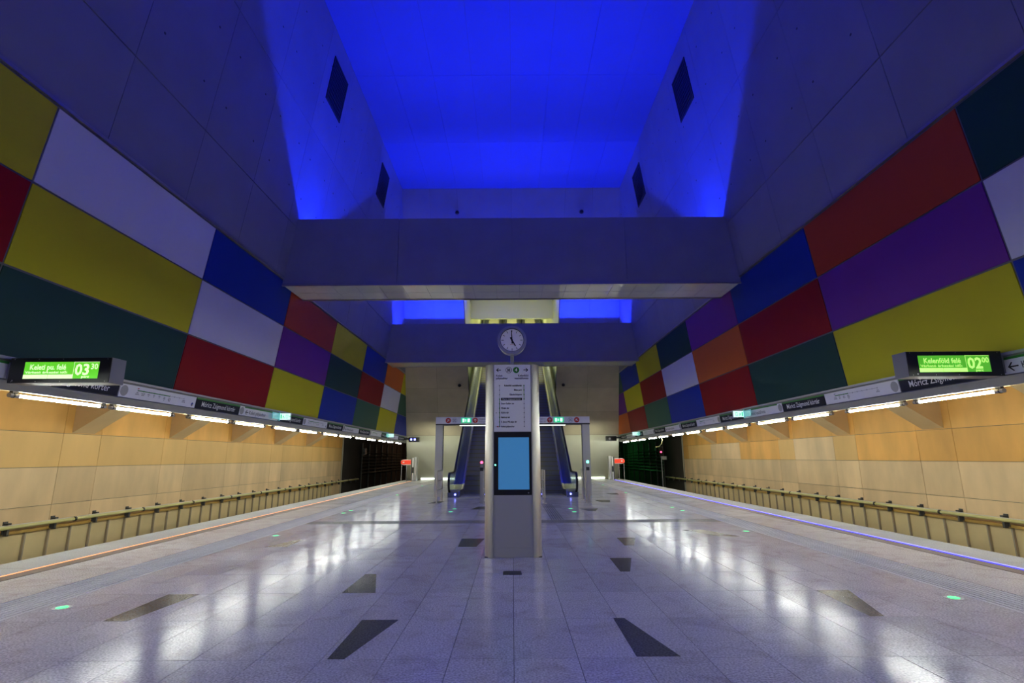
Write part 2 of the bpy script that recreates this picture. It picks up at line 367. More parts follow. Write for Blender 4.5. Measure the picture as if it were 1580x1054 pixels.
# dark trapezoid inlays
T_ = [[(-1.525, 4.73), (-1.386, 4.73), (-1.165, 5.785), (-1.538, 5.785)], [(-2.09, 6.88), (-1.68, 6.88), (-1.94, 7.935), (-2.09, 7.935)][::1],
      [(-4.171, 5.8), (-3.924, 5.8), (-3.81, 6.86), (-4.19, 6.86)], [(1.01, 5.8), (1.121, 5.8), (1.366, 4.745), (1.005, 4.745)],
      [(1.557, 9.03), (1.911, 9.03), (1.665, 8.0), (1.528, 8.0)], [(3.68, 6.87), (4.07, 6.87), (3.77, 5.81), (3.63, 5.81)],
      [(-1.04, 11.2), (-0.575, 11.2), (-0.68, 10.2), (-1.02, 10.2)], [(2.095, 11.2), (2.47, 11.2), (2.23, 10.25), (2.055, 10.25)],
      [(-4.62, 10.3), (-4.2, 10.3), (-4.25, 11.25), (-4.35, 11.25)], [(4.2, 12.3), (4.62, 11.3), (4.2, 11.3), (3.75, 12.3)],
      [(-1.35, 17.3), (-0.75, 17.3), (-0.95, 18.3), (-1.15, 18.3)], [(2.1, 17.4), (2.7, 17.4), (2.5, 16.6), (2.3, 16.6)],
      [(-3.1, 19.6), (-2.65, 19.6), (-2.6, 20.6), (-2.9, 20.6)], [(4.2, 24.6), (4.7, 24.6), (4.6, 23.6), (4.3, 23.6)], [(3.1, 20.6), (3.66, 20.6), (3.5, 19.7), (3.2, 19.7)]]
for p in T_:
    a = sum(p[i][0] * p[(i + 1) % 4][1] - p[(i + 1) % 4][0] * p[i][1] for i in range(4))
    if a < 0: p = p[::-1]
    MB().prism(p, -0.01, 0.0015).build('inlay', 'granite_dark', fl)
MB().box(-0.145, 7.83, -0.01, 0.115, 8.08, 0.003).build('floor_hatch', 'black', fl)['label'] = 'small black floor hatch'
# track beds
for sg, nm in ((-1, 'left'), (1, 'right')):
    tb = tag(MB().box(sg * 8.066, YB, -1.5, sg * 13.2, 75, -1.3).build('floor_trackbed_' + nm, 'tunnel'), kind='structure')
    MB().box(sg * 8.0, YB, -1.3, sg * 7.9, 41.8, -0.5).build('platform_face', 'concrete_dark', tb)
    for x in (9.85, 11.285): MB().box(sg * (x - .035), YB, -1.3, sg * (x + .035), 75, -1.12).build('running_rail', 'rail_steel', tb)

# ================================================================ side walls
LC = [('yellow', 'red', 'teal'), ('white', 'yellow', 'teal'), ('blue', 'white', 'red'), ('orangered', 'purple', 'yellow'), ('yellow', 'teal', 'blue'),
      ('blue', 'red', 'green'), ('orange', 'white', 'yellow'), ('yellow', 'green', 'blue'), ('teal', 'purple', 'orange')]
RC = [('teal', 'white', 'blue'), ('orangered', 'purple', 'yellow'), ('blue', 'red', 'teal'), ('purple', 'orange', 'red'), ('teal', 'white', 'blue'),
      ('yellow', 'red', 'green'), ('blue', 'yellow', 'red'), ('green', 'purple', 'orange'), ('yellow', 'blue', 'teal')]
CN = dict(teal='dark green', orangered='orange red')
def yback(z): return 41.26 - 0.96 * z
for sg, nm, cols, j1 in ((-1, 'left', LC, 7.25), (1, 'right', RC, 7.39)):
    wl = MB(); 
    for z0, z1 in ((2.82, ZT), (ZT, ZCEIL + .3)):
        lean_slab(wl, sg, YB, 42, z0, z1, -0.55, -0.035)
    wl = tag(wl.build('wall_' + nm, 'concrete_dark'), kind='structure')
    # enamel panels
    allc = [('purple', 'teal', 'yellow'), ('red', 'blue', 'white'), ('green', 'orange', 'purple'), ('white', 'yellow', 'red')] + cols
    for i, cc in enumerate(allc):
        y0 = j1 + (i - 5) * 4.483; y1 = y0 + 4.483
        y1 = min(y1, 41.9)
        for (zt, zb), cn in zip(((ZT, ZA), (ZA, ZB), (ZB, ZC - .02)), cc):
            o = lean_slab(MB(), sg, y0 + .018, y1 - .018, zb + .018, zt - .018, -0.03, 0.0).build('panel', cn, wl)
            o['label'] = CN.get(cn, cn) + ' enamel wall panel'
    # metal joint profiles between panels
    jp = MB()
    for z in (ZT, ZA, ZB): lean_slab(jp, sg, YB, 41.9, z - .016, z + .016, -0.035, -0.012)
    for i in range(-4, 9): lean_slab(jp, sg, j1 + i * 4.483 - .016, j1 + i * 4.483 + .016, ZC, ZT, -0.035, -0.013)
    jp.build('joint_profile', 'frame', wl)
    lean_slab(MB(), sg, YB, 41.9, ZT + .02, ZT + .07, -0.03, 0.03).build('ledge', 'trim', wl)
    # cast concrete pieces above, with tie holes
    holes = MB(); hsp = []
    y = j1 + 0.98 - 2.2415 * 9
    while y < 41.5:
        for z0, z1 in ((ZT + .075, 8.83), (8.83, 12.05), (12.05, ZCEIL)):
            ya, yb = max(y, YB) + .006, min(y + 2.2415, 41.9) - .006
            if yb - ya < .2: continue
            lean_slab(MB(), sg, ya, yb, z0 + .012, z1 - .012, -0.03, 0.005).build('concrete_panel', 'concrete', wl)
            if y > 4:
                for hy in (.45, 1.78):
                    for hz in ((z0 + z1) / 2 - .7, (z0 + z1) / 2 + .7):
                        if z0 < 8: continue
                        hx = sg * WX(hz, 0.006); holes.tube([(hx, y + hy, hz), (hx - sg * .006, y + hy, hz)], .028, 8)
        y += 2.2415
    tag(holes.build('tie_hole', 'black', wl), kind='stuff')

# ventilation openings in the upper side walls
for sg, nm, ys in ((-1, 'left', ((15.45, 16.85), (22.1, 23.5))), (1, 'right', ((15.58, 16.95), (22.2, 23.6)))):
    for i, (y0, y1) in enumerate(ys):
        z0, z1 = 13.5, 15.12
        lab = ('lattice vent high on the %s blue-lit wall, the %s of the two') % (nm, 'nearer' if i == 0 else 'farther')
        v = thing('vent_grille', (sg * WX(z0, 0.01), y0, z0), lab, 'vent', 'vents high on the side walls')
        lean_slab(MB(), sg, y0, y1, z0, z1, 0.005, 0.012).build('backing', 'black', v)
        fr = MB()
        for a, b, c_, d in ((y0, y1, z0, z0 + .05), (y0, y1, z1 - .05, z1), (y0, y0 + .05, z0, z1), (y1 - .05, y1, z0, z1)): lean_slab(fr, sg, a, b, c_, d, 0.006, 0.035)
        fr.build('frame', 'vent', v)
        for k in range(11):
            zz = z0 + .1 + k * .134
            lean_slab(MB(), sg, y0 + .04, y1 - .04, zz, zz + .03, 0.012, 0.03).build('slat', 'vent', v)
        mb = MB()
        for k in range(16):
            yy = y0 + .09 + k * .08
            lean_slab(mb, sg, yy, yy + .02, z0 + .04, z1 - .04, 0.012, 0.026)
        tag(mb.build('mesh_wire', 'vent', v), kind='stuff')

# ================================================================ ceiling
ce = tag(MB().box(-6.6, YB, ZCEIL + .02, 6.6, 27.0, ZCEIL + .4).build('ceiling', 'concrete_dark'), kind='structure')
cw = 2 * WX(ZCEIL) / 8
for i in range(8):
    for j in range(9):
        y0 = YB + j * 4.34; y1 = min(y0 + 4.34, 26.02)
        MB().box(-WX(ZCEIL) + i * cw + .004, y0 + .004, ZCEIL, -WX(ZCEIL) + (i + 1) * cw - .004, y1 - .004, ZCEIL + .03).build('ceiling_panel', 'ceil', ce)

# ================================================================ end wall, leaning over the escalators
wb = MB()
OX = 2.97
def slope_slab(mb, xa0, xa1, xb0, xb1, z0, z1, d0, d1):   # x range at z0 (xa) and z1 (xb); d = depth behind the face
    p = []
    for z, (a, b) in ((z0, (xa0, xa1)), (z1, (xb0, xb1))):
        yb = yback(z); p += [(a, yb + d0, z), (b, yb + d0, z), (b, yb + d1, z), (a, yb + d1, z)]
    return mb.hexa(p)
for sg in (-1, 1):
    slope_slab(wb, sg * OX, sg * WX(0), sg * OX, sg * WX(16.2), 0, 16.2, 0.03, 0.8)
slope_slab(wb, -OX, OX, -OX, OX, 11.7, 16.2, 0.03, 0.8)
wb = tag(wb.build('wall_back', 'concrete_dark'), kind='structure')
zr = [0.0, 3.16, 4.7, 6.2, 7.75, 9.3, 10.9, 12.5, 14.2, ZCEIL]
for z0, z1 in zip(zr[:-1], zr[1:]):
    for sg in (-1, 1):
        e0, e1 = WX(z0, .0), WX(z1, .0)
        for f0, f1 in ((0, .5), (.5, 1)):
            xa0, xa1 = OX + (e0 - OX) * f0, OX + (e0 - OX) * f1; xb0, xb1 = OX + (e1 - OX) * f0, OX + (e1 - OX) * f1
            if z0 == 0:
                if f0 == 0: slope_slab(MB(), sg * OX, sg * e0, sg * OX, sg * e1, z0, z1 - .01, 0, .03).build('plaster_panel', 'plaster', wb)
                continue
            slope_slab(MB(), sg * (xa0 + .005), sg * (xa1 - .005), sg * (xb0 + .005), sg * (xb1 - .005), z0 + .005, z1 - .005, 0, .03).build('concrete_panel', 'concrete_warm' if z1 < 9 else 'concrete', wb)
    if z0 >= 10.9:
        for a, b in ((-OX, 0), (0, OX)):
            slope_slab(MB(), a + .005, b - .005, a + .005, b - .005, max(z0, 11.7) + .005, z1 - .005, 0, .03).build('concrete_panel', 'concrete', wb)
for sg in (-1, 1):
    MB().box(sg * 3.6, 41.12, 0.0, sg * 7.0, 41.2, 0.10).build('light_strip', 'white_glow', wb)['label'] = 'glowing white strip at the foot of the end wall'
# shaft behind the opening
sh = MB()
for sg in (-1, 1):
    sh.prism([(yback(0) + .8, -.3), (yback(12.6) + .8, 12.6), (37, 12.6), (54, 22), (54, -.3)], sg * OX, sg * (OX + .3), 'x')
sh.box(-OX, 36.6, 11.42, OX, 36.9, 13.2)
sh.prism([(36.9, 11.42), (54, 21.3), (54, 21.6), (36.9, 11.8)], -OX, OX, 'x')
sh.box(-OX, 54, 0, OX, 54.2, 21.8)
sh.prism([(29.5, 12.2), (36.9, 12.9), (36.9, 13.2), (29.5, 12.5)], -OX, OX, 'x')
tag(sh.build('wall_shaft', 'wall_white'), kind='structure')

# ================================================================ track side walls
for sg, nm, y0t, per in ((-1, 'left', 15.37, 4.47), (1, 'right', 15.71, 4.49)):
    wt = tag(MB().box(sg * 13.05, YB, -1.5, sg * 13.4, 40.75, 5.0).build('wall_trackside_' + nm, 'concrete_dark'), kind='structure')
    zrows = [(-1.5, .385), (.385, 1.41), (1.41, 2.36), (2.36, 4.6)]
    y = y0t - per * 4
    while y < 40.7:
        for a, b in ((y, y + 1.42), (y + 1.42, y + per)):
            a2, b2 = max(a, YB), min(b, 40.7)
            if b2 - a2 < .1: continue
            for ri, (z0, z1) in enumerate(zrows):
                mm = 'tan' if ri == 3 else (('tan3' if sg < 0 else random.choice(['tan', 'tan3', 'tan2'])) if ri == 2 else 'tan2')
                MB().box(sg * 13.0, a2 + .006, z0 + .006, sg * 13.06, b2 - .006, z1 - .006).build('concrete_panel', mm, wt)
        # corbel: sloping bracket from the wall up to the slab above the track
        ca, cb = y + .28, y + 1.12
        if y > 2 and cb < 38:
            MB().prism([(sg * 13.0, 2.385), (sg * 9.6, 4.6), (sg * 9.6, 4.65), (sg * 13.0, 4.65)] if True else [], ca, cb, 'y').build('corbel', 'corbel', wt)
        y += per
    MB().box(sg * 7.75, YB, 4.6, sg * 13.4, 42, 4.9).build('track_ceiling', 'tan2', wt)
    # gold cladding below the wall, with posts and top rail
    fn = thing('cladding_screen', (sg * 12.9, 9, -1.3), 'low gold sheet screen with brown posts along the %s track' % nm, 'screen', 'low gold screens beyond the tracks')
    p0 = 14.56 if sg < 0 else 14.25
    y = p0 - .7315 * 9
    while y < 38.4:
        MB().box(sg * 12.93, y - .02, -1.3, sg * 12.86, y + .02, -.25).build('post', 'post_brown', fn)
        MB().box(sg * 12.95, y + .025, -1.3, sg * 12.92, y + .7065, -.25).build('panel', 'gold', fn)
        y += .7315
    MB().box(sg * 12.96, 7.9, -.25, sg * 12.84, 38.5, -.18).build('top_rail', 'rail_ochre', fn)
    # power rail cover above it
    pr = thing('power_rail', (sg * 12.8, 9, -.06), 'yellow and off-white covered power rail on brackets along the %s track' % nm, 'rail', 'power rails beyond the tracks')
    j0 = 15.95 if sg < 0 else 16.36
    y = j0 - 2.873 * 3
    while y < 43:
        a, b = y + .03, y + 2.843
        MB().tube([(sg * 12.74, a, -.065), (sg * 12.74, b, -.065)], .045, 10).build('rail_cover', 'pipe_yellow', pr, smooth=True)
        MB().tube([(sg * 12.775, a, -.035), (sg * 12.775, b, -.035)], .035, 8).build('rail_cover', 'pipe_white', pr, smooth=True)
        MB().tube([(sg * 12.74, y - .03, -.065), (sg * 12.74, y + .03, -.065)], .065, 10).build('coupling', 'black', pr, smooth=True)
        for q in (.8, 2.2):
            MB().box(sg * 12.83, y + q - .05, .01, sg * 12.70, y + q + .05, .05).box(sg * 12.83, y + q - .06, -.22, sg * 12.805, y + q + .06, .09).box(sg * 12.805, y + q - .03, -.26, sg * 12.71, y + q + .03, -.11).build('bracket', 'dark_grey', pr)
        y += 2.873
# ================================================================ running tunnels beyond
for sg, nm in ((-1, 'left'), (1, 'right')):
    tn = MB().box(sg * 13.0, 41.0, -1.5, sg * 13.3, 75, 5).box(sg * 7.0, 42.2, -1.5, sg * 6.7, 75, 5).box(sg * 6.7, 75, -1.5, sg * 13.3, 75.3, 5).box(sg * 6.7, 42, 4.6, sg * 13.3, 75, 4.9)
    tn = tag(tn.build('wall_tunnel_' + nm, 'tunnel'), kind='structure')
    MB().box(sg * 12.98, 40.75, -1.4, sg * 13.2, 41.0, 4.6).build('corner_post', 'concrete_warm', tn)
    rk = thing('cable_rack', (sg * 12.9, 46, -1.3), 'dark cable rack with stacked cables on the wall of the %s tunnel' % nm, 'cable rack', 'cable racks in the tunnels')
    for i in range(12):
        MB().box(sg * 12.98, 46 + i * 2.3, -1.3, sg * 12.88, 46.08 + i * 2.3, 2.9).build('upright', 'rack', rk)
    for i in range(7):
        z = .35 + i * .28
        MB().tube([(sg * 12.8, 45.5 + j * 2.3, z + (.03 if j % 2 else 0)) for j in range(13)], .04, 6).build('cable', 'cable', rk, smooth=True)
        for j in range(12): pass
    MB().box(sg * 12.98, 46.2, 1.9, sg * 12.75, 46.7, 2.45).build('junction_box', 'grey_case', rk)
# signal post in the right tunnel mouth
sgp = thing('track_signal', (9.9 if False else 11.0, 43.0, -1.3), 'slender track signal with a red lamp in the right tunnel mouth', 'signal')
def spx(y, px): return y
sx_, sy_ = 12.0, 43.3
MB().tube([(sx_, sy_, -1.3), (sx_, sy_, 1.55)], .05, 8).build('pole', 'steel_satin', sgp)
MB().box(sx_ - .14, sy_, 1.55, sx_ + .14, sy_ + .2, 2.35).build('signal_head', 'black', sgp)
MB().box(sx_ - .05, sy_ - .03, 1.35, sx_ + .42, sy_, 1.62).build('number_plate', 'board_white', sgp)
MB().tube([(sx_, sy_, 1.95), (sx_, sy_ - .04, 1.95)], .07, 12).build('red_lamp', 'red_glow', sgp)
d = bpy.data.lights.new('signal_light', 'POINT'); d.energy = 60; d.color = (0.1, 1.0, 0.2); d.shadow_soft_size = .1
o = bpy.data.objects.new('signal_light', d); C.objects.link(o); o.location = (10.5, 58, 2.2)
d = bpy.data.lights.new('tunnel_light', 'POINT'); d.energy = 70; d.color = (1.0, 0.6, 0.35); d.shadow_soft_size = .1
o = bpy.data.objects.new('tunnel_light', d); C.objects.link(o); o.location = (-9.5, 60, 2.5)

# ================================================================ cross beams
for bi, by in enumerate([-11.4] + BEAMS):
    lab = ['wide concrete cross beam behind the camera', 'wide concrete cross beam directly overhead', 'nearer wide concrete cross beam under the blue-lit ceiling', 'farther concrete cross beam in front of the escalator opening'][bi]
    bm_ = thing('cross_beam', (0, by, 6.86), lab, 'beam', 'concrete cross beams')
    y1 = by + 1.6; z0, z1 = 6.86, 9.08
    tr = MB()
    tr.prism([(-WX(z0), z0 + .04), (WX(z0), z0 + .04), (WX(z1), z1 - .01), (-WX(z1), z1 - .01)], by + .03, by + .18, 'y')
    tr.prism([(-WX(z0), z0 + .04), (WX(z0), z0 + .04), (WX(z1), z1), (-WX(z1), z1)], y1 - .18, y1, 'y')
    tr.prism([(-WX(z0), z0 + .04), (WX(z0), z0 + .04), (WX(8.2), 8.2), (-WX(8.2), 8.2)], by + .18, y1 - .18, 'y')
    tr.build('beam_body', 'concrete', bm_)
    xs = [-9, -3.57, 0.02, 3.6, 9]
    for a, b in zip(xs[:-1], xs[1:]):
        a0 = max(a, -WX(z0, -.06)); b0 = min(b, WX(z0, -.06)); a1 = max(a, -WX(z1, -.06)); b1 = min(b, WX(z1, -.06))
        MB().prism([(a0 + .012, z0 + .01), (b0 - .012, z0 + .01), (b1 - .012, z1), (a1 + .012, z1)], by, by + .035, 'y').build('concrete_panel', 'beam_face', bm_)
    if by < 2: continue
    X = WX(z0, .04)
    for ys in ((by + .06, by + .78), (by + .80, by + 1.50)):
        x = -X
        while x < X - .1:
            b = min(x + .735, X)
            MB().box(x + .004, ys[0], z0, b - .004, ys[1], z0 + .045).build('soffit_panel', 'soffit', bm_)
            x = b
    MB().box(-X - .1, by - .012, z0 - .015, X + .1, by + .05, z0 + .03).build('edge_profile', 'trim', bm_)
    MB().box(-X, by + 1.52, z0 - .02, X, by + 1.61, z0 + .04).build('edge_profile', 'trim', bm_)

# small camera domes on the far wall
for x, z, l in ((-3.55, 6.36, 'small dark camera dome on the end wall left of the escalator opening'), (3.43, 6.36, 'small dark camera dome on the end wall right of the escalator opening'),
                (-3.0, 14.9, 'small blue-lit camera on the upper end wall, the left one'), (3.9, 14.9, 'small blue-lit camera on the upper end wall, the right one')):
    yb = yback(z)
    c = thing('dome_camera', (x, yb, z), l, 'camera')
    MB().tube([(x, yb, z), (x, yb - .12, z)], .05, 8).build('mount', 'grey_case', c)
    MB().tube([(x, yb - .12, z), (x, yb - .16, z - .02), (x, yb - .24, z - .06), (x, yb - .3, z - .12)], [.1, .12, .1, .03], 10).build('dome', 'black', c, smooth=True)

# ================================================================ sign canopies, signs and tube lamps
def wallplane(sg, y, z):      # plane on the sign face: u runs to the reader's right
    v = Vector((-sg * K, 0, 1)); u = Vector((0, -sg * 1.0, 0)) * 1.0
    return Plane((sg * WX(z, 0.075), y, z), u if sg > 0 else Vector((0, 1, 0)), v)
ST = ['Keleti\npályaudvar', 'II. János Pál\npápa tér', 'Rákóczi\ntér', 'Kálvin\ntér', 'Fővám\ntér', 'Szent\nGellért\ntér', 'Móricz\nZsigmond\nkörtér', 'Újbuda-\nközpont', 'Bikás\npark', 'Kelenföld\nvasútállomás']
def sign_board(kind, sg, ya, yb_, lab):
    z0, z1 = 2.80, 3.055; L = yb_ - ya
    ys = ya if sg < 0 else yb_
    s = thing('station_sign' if kind == 'dark' else ('line_map_sign' if kind == 'map' else 'direction_sign'), (sg * WX(z0, .06), (ya + yb_) / 2, z0), lab, 'sign', {'dark': 'station name signs', 'map': 'line map signs', 'arrow': 'direction signs'}[kind] + ' on the %s canopy' % ('left' if sg < 0 else 'right'))
    P = wallplane(sg, ys, z0)
    H = (z1 - z0) * 1.0
    P.rect(MB(), 0.01, 0, L - .01, H, -0.02, 0).build('board', 'sign_dark' if kind == 'dark' else 'sign_white', s)
    far = (ya + yb_) / 2 > 27
    if kind == 'dark':
        P.rect(MB(), .01, H - .035, L - .01, H).build('green_band', 'sign_green', s)
        P.text(MB(), L / 2, .065, 'Móricz Zsigmond körtér', .175, 'CENTER', sx=L * .86 / 1.95, bold=.0015).build('lettering', 'letter_white', s, fix=False)
    else:
        near = -1 if sg > 0 else 1     # grey speaker disc at the near end
        cx = .13 if sg < 0 else L - .13
        P.disc(MB(), cx, H / 2, .105, 20).build('speaker_disc', 'sign_grey', s)
        if kind == 'arrow':
            g0, g1 = (.26, L - .01) if sg < 0 else (.01, L - .26)
            P.rect(MB(), g0, H - .035, g1, H).build('green_band', 'sign_green', s)
            a0 = .42 if sg < 0 else .22
            P.arrow(MB(), a0, .105, .17, (-1, 0)).build('arrow', 'letter_black', s)
            P.text(MB(), a0 + .13, .06, 'Keleti pályaudvar' if sg < 0 else 'Kelenföld vasútállomás', .15, 'LEFT', sx=.98 if sg < 0 else .80).build('lettering', 'letter_black', s, fix=False)
        else:
            x0 = .50 if sg < 0 else .42; x1 = L - .48 if sg < 0 else L - .62
            n = 10; st = ST if sg < 0 else ST[::-1]; cur = 6 if sg < 0 else 3
            xs = [x0 + (x1 - x0) * i / (n - 1) for i in range(n)]; yl = H - .085
            P.rect(MB(), xs[0], yl - .009, xs[cur], yl + .009).build('line', 'sign_green', s)
            P.rect(MB(), xs[cur], yl - .003, xs[-1], yl + .003).build('line', 'letter_grey', s)
            tk = MB(); tg = MB(); tx = MB(); 
            for i, x in enumerate(xs):
                P.rect(tg if i <= cur else tk, x - .006, yl - .016, x + .006, yl + .016)
                if i <= cur or i == n - 1:
                    for li, ln in enumerate(st[i].split('\n')): P.text(tx, x, yl - .055 - li * .030, ln, .034, 'CENTER', sx=.72, bold=.0006)
            tg.build('stop_mark', 'sign_green', s); tk.build('stop_mark', 'letter_grey', s); tx.build('lettering', 'letter_black', s, fix=False)
            P.rect(P.rect(MB(), xs[0] - .02, yl + .03, xs[0] - .002, yl + .05), xs[0] + .006, yl + .03, xs[0] + .024, yl + .05).build('line_badge', 'sign_red' if sg < 0 else 'sign_blue', s)
            if sg < 0:
                P.disc(MB(), L - .13, .075, .04, 14, rb=.045).build('logo', 'sign_blue', s)
                P.disc(MB(), L - .115, .055, .02, 10, h0=.002, h1=.004).build('logo', 'pipe_yellow', s)
def lamp(sg, y, L, lab):
    x = sg * 8.0; z = 2.618; y *= 8.0 / 7.72; L *= 8.0 / 7.72
    t = thing('tube_lamp', (x, y, z), lab, 'lamp', 'fluorescent tube lamps under the %s canopy' % ('left' if sg < 0 else 'right'))
    MB().tube([(x, y + .08, z), (x, y + L - .08, z)], .024, 8).build('tube', 'tube', t, smooth=True)
    for a, b in ((y - .08, y + .08), (y + L - .08, y + L + .08)):
        c = MB().tube([(x, a, z), (x, b, z)], .036, 10).build('end_cap', 'tube_cap', t, smooth=True)
        m_ = (a + b) / 2
        MB().box(x - .03, m_ - .05, z + .03, x + .03, m_ + .05, 2.70).build('bracket', 'dark_grey', c)
        MB().tube([(x, m_ - .02, z), (x, m_ + .0, z)], .042, 10).build('clamp_ring', 'black', c)
for sg, nm, off, yA, yBb, per, TL in ((-1, 'left', 0.0, 8.08, 10.13, 4.49, 1.79), (1, 'right', .16, 8.27, 10.37, 4.505, 1.74)):
    cn = thing('lamp_canopy', (sg * 7.9, 12, 2.65), 'long grey metal canopy carrying signs and tube lamps over the %s platform edge' % nm, 'canopy', 'canopies over the platform edges')
    b = MB()
    p = lambda z, o_: (sg * WX(z, o_), z)
    b.prism([(sg * 7.75, 2.72), (sg * 7.74, 2.65), (sg * 7.69, 2.648), p(2.78, .09), p(2.80, .05), p(3.08, .05), p(3.10, .10), p(3.12, .10), p(3.12, -.25), (sg * 8.25, 2.72)], YB, 38.3, 'y')
    b.build('housing', 'lamp_housing', cn)
    MB().box(sg * 7.76, YB, 2.705, sg * 8.25, 38.3, 2.718).build('reflector', 'corbel', cn)
    lean_slab(MB(), sg, YB, 38.3, 3.085, 3.125, .06, .105).build('top_profile', 'steel_satin', cn)
    seq = [('dark', 2.03), ('arrow', 2.48), ('dark', 2.05), ('map', 2.5)]
    start = 10.13 + off - 2.5 - .0
    # boards from near to far: arrow 5.45-7.93, dark 7.93-10.1, map 10.12-12.62 ...
    y = 5.42 + off; order = ['arrow', 'dark', 'map', 'dark']; ln = dict(arrow=2.48, map=2.5)
    k = 0; cnt = {}
    names = dict(arrow='white direction sign to %s' % ('Keleti pályaudvar' if sg < 0 else 'Kelenföld vasútállomás'), dark='charcoal station name sign', map='white line map sign')
    ordn = ['nearest', 'second nearest', 'third nearest', 'fourth nearest', 'fifth nearest', 'sixth nearest', 'seventh nearest', 'eighth nearest']
    while y < 36.5:
        kd = order[k % 4]; L = {'arrow': 2.48, 'map': 2.50, 'dark': 2.16 if k % 4 == 1 and k < 2 else 2.05}[kd]
        if y + L > 38.2: L = 38.2 - y
        c_ = cnt.get(kd, 0); cnt[kd] = c_ + 1
        sign_board(kd, sg, y, y + L, '%s, %s on the %s canopy' % (names[kd], ordn[c_], nm))
        y += L + .005; k += 1
    k = -3; i = 0; bh = -1
    while True:
        done = False
        for y in (yA + k * per, yBb + k * per):
            if y > 35.4: done = True; break
            if y > 3: lab = 'white tube lamp, %s from the camera under the %s canopy' % (NTH[i], nm)
            else: bh += 1; lab = 'white tube lamp, %s counted from the rear wall under the %s canopy' % (NTH[bh].replace('nearest', 'first'), nm)
            if y > 3: i += 1
            lamp(sg, y, TL, lab)
        k += 1
        if done: break
# loose cable under the right canopy
hc = MB().tube([(8.1, 29.0, 2.69), (8.12, 28.9, 2.5), (8.08, 28.9, 2.3), (8.0, 29.1, 2.15), (7.85, 29.3, 2.1)], .025, 6).build('hanging_cable', 'pipe_yellow', None, smooth=True)
tag(hc, 'short yellow cable end hanging below the right canopy near the tunnel', 'cable')

# exit signs on the canopies
def run_sign(P, s, W, H, flip=False):
    P.rect(MB(), 0, 0, W, H, -.02, 0).build('lit_face', 'exit_white', s)
    gm = MB()
    fx = (lambda a: W - a) if flip else (lambda a: a)
    def R(a0, b0, a1, b1): P.rect(gm, min(fx(a0), fx(a1)), b0, max(fx(a0), fx(a1)), b1)
    R(W * .04, H * .15, W * .16, H * .85); R(W * .52, H * .2, W * .56, H * .8); R(W * .52, H * .2, W * .74, H * .28); R(W * .52, H * .72, W * .74, H * .8); R(W * .70, H * .2, W * .74, H * .8)
    R(W * .26, H * .36, W * .36, H * .62); R(W * .28, H * .66, W * .33, H * .80); R(W * .22, H * .16, W * .27, H * .38); R(W * .35, H * .16, W * .41, H * .36)
    gm.build('pictogram', 'exit_green', s)
    am = MB(); P.arrow(am, W * .88, H * .5, W * .16, (-1, 0) if flip else (1, 0), w=.2); am.build('arrow', 'exit_green', s)
for sg, ys in ((-1, (17.1, 32.2)), (1, (17.2, 31.9))):
    for i, y in enumerate(ys):
        s = thing('exit_sign', (sg * 7.6, y, 2.85), 'small lit green exit sign on the %s canopy, the %s one' % ('left' if sg < 0 else 'right', 'nearer' if i == 0 else 'farther'), 'exit sign', 'exit signs on the canopies')
        x0 = -7.54 if sg < 0 else 7.19
        P = Plane((x0, y, 2.84), (1, 0, 0), (0, 0, 1))
        run_sign(P, s, .35, .2, flip=sg > 0)
        MB().box(sg * 7.2, y - .015, 2.82, sg * 7.185, y + .02, 3.06).build('edge_bar', 'board_white', s)
        MB().box(sg * 7.575, y - .02, 2.80, sg * 7.545, y + .02, 3.08).build('hinge_post', 'exit_glass', s)
        q = MB(); q.hexa([(sg * 7.57, y - .03, 2.84), (sg * 7.56, y - .02, 2.84), (sg * 7.50, y - .62, 2.84), (sg * 7.51, y - .63, 2.84), (sg * 7.57, y - .03, 3.04), (sg * 7.56, y - .02, 3.04), (sg * 7.50, y - .62, 3.04), (sg * 7.51, y - .63, 3.04)])
        q.build('glass_plate', 'exit_glass', s)  # glowing plate stands in for the exit sign's reflection in the sign face

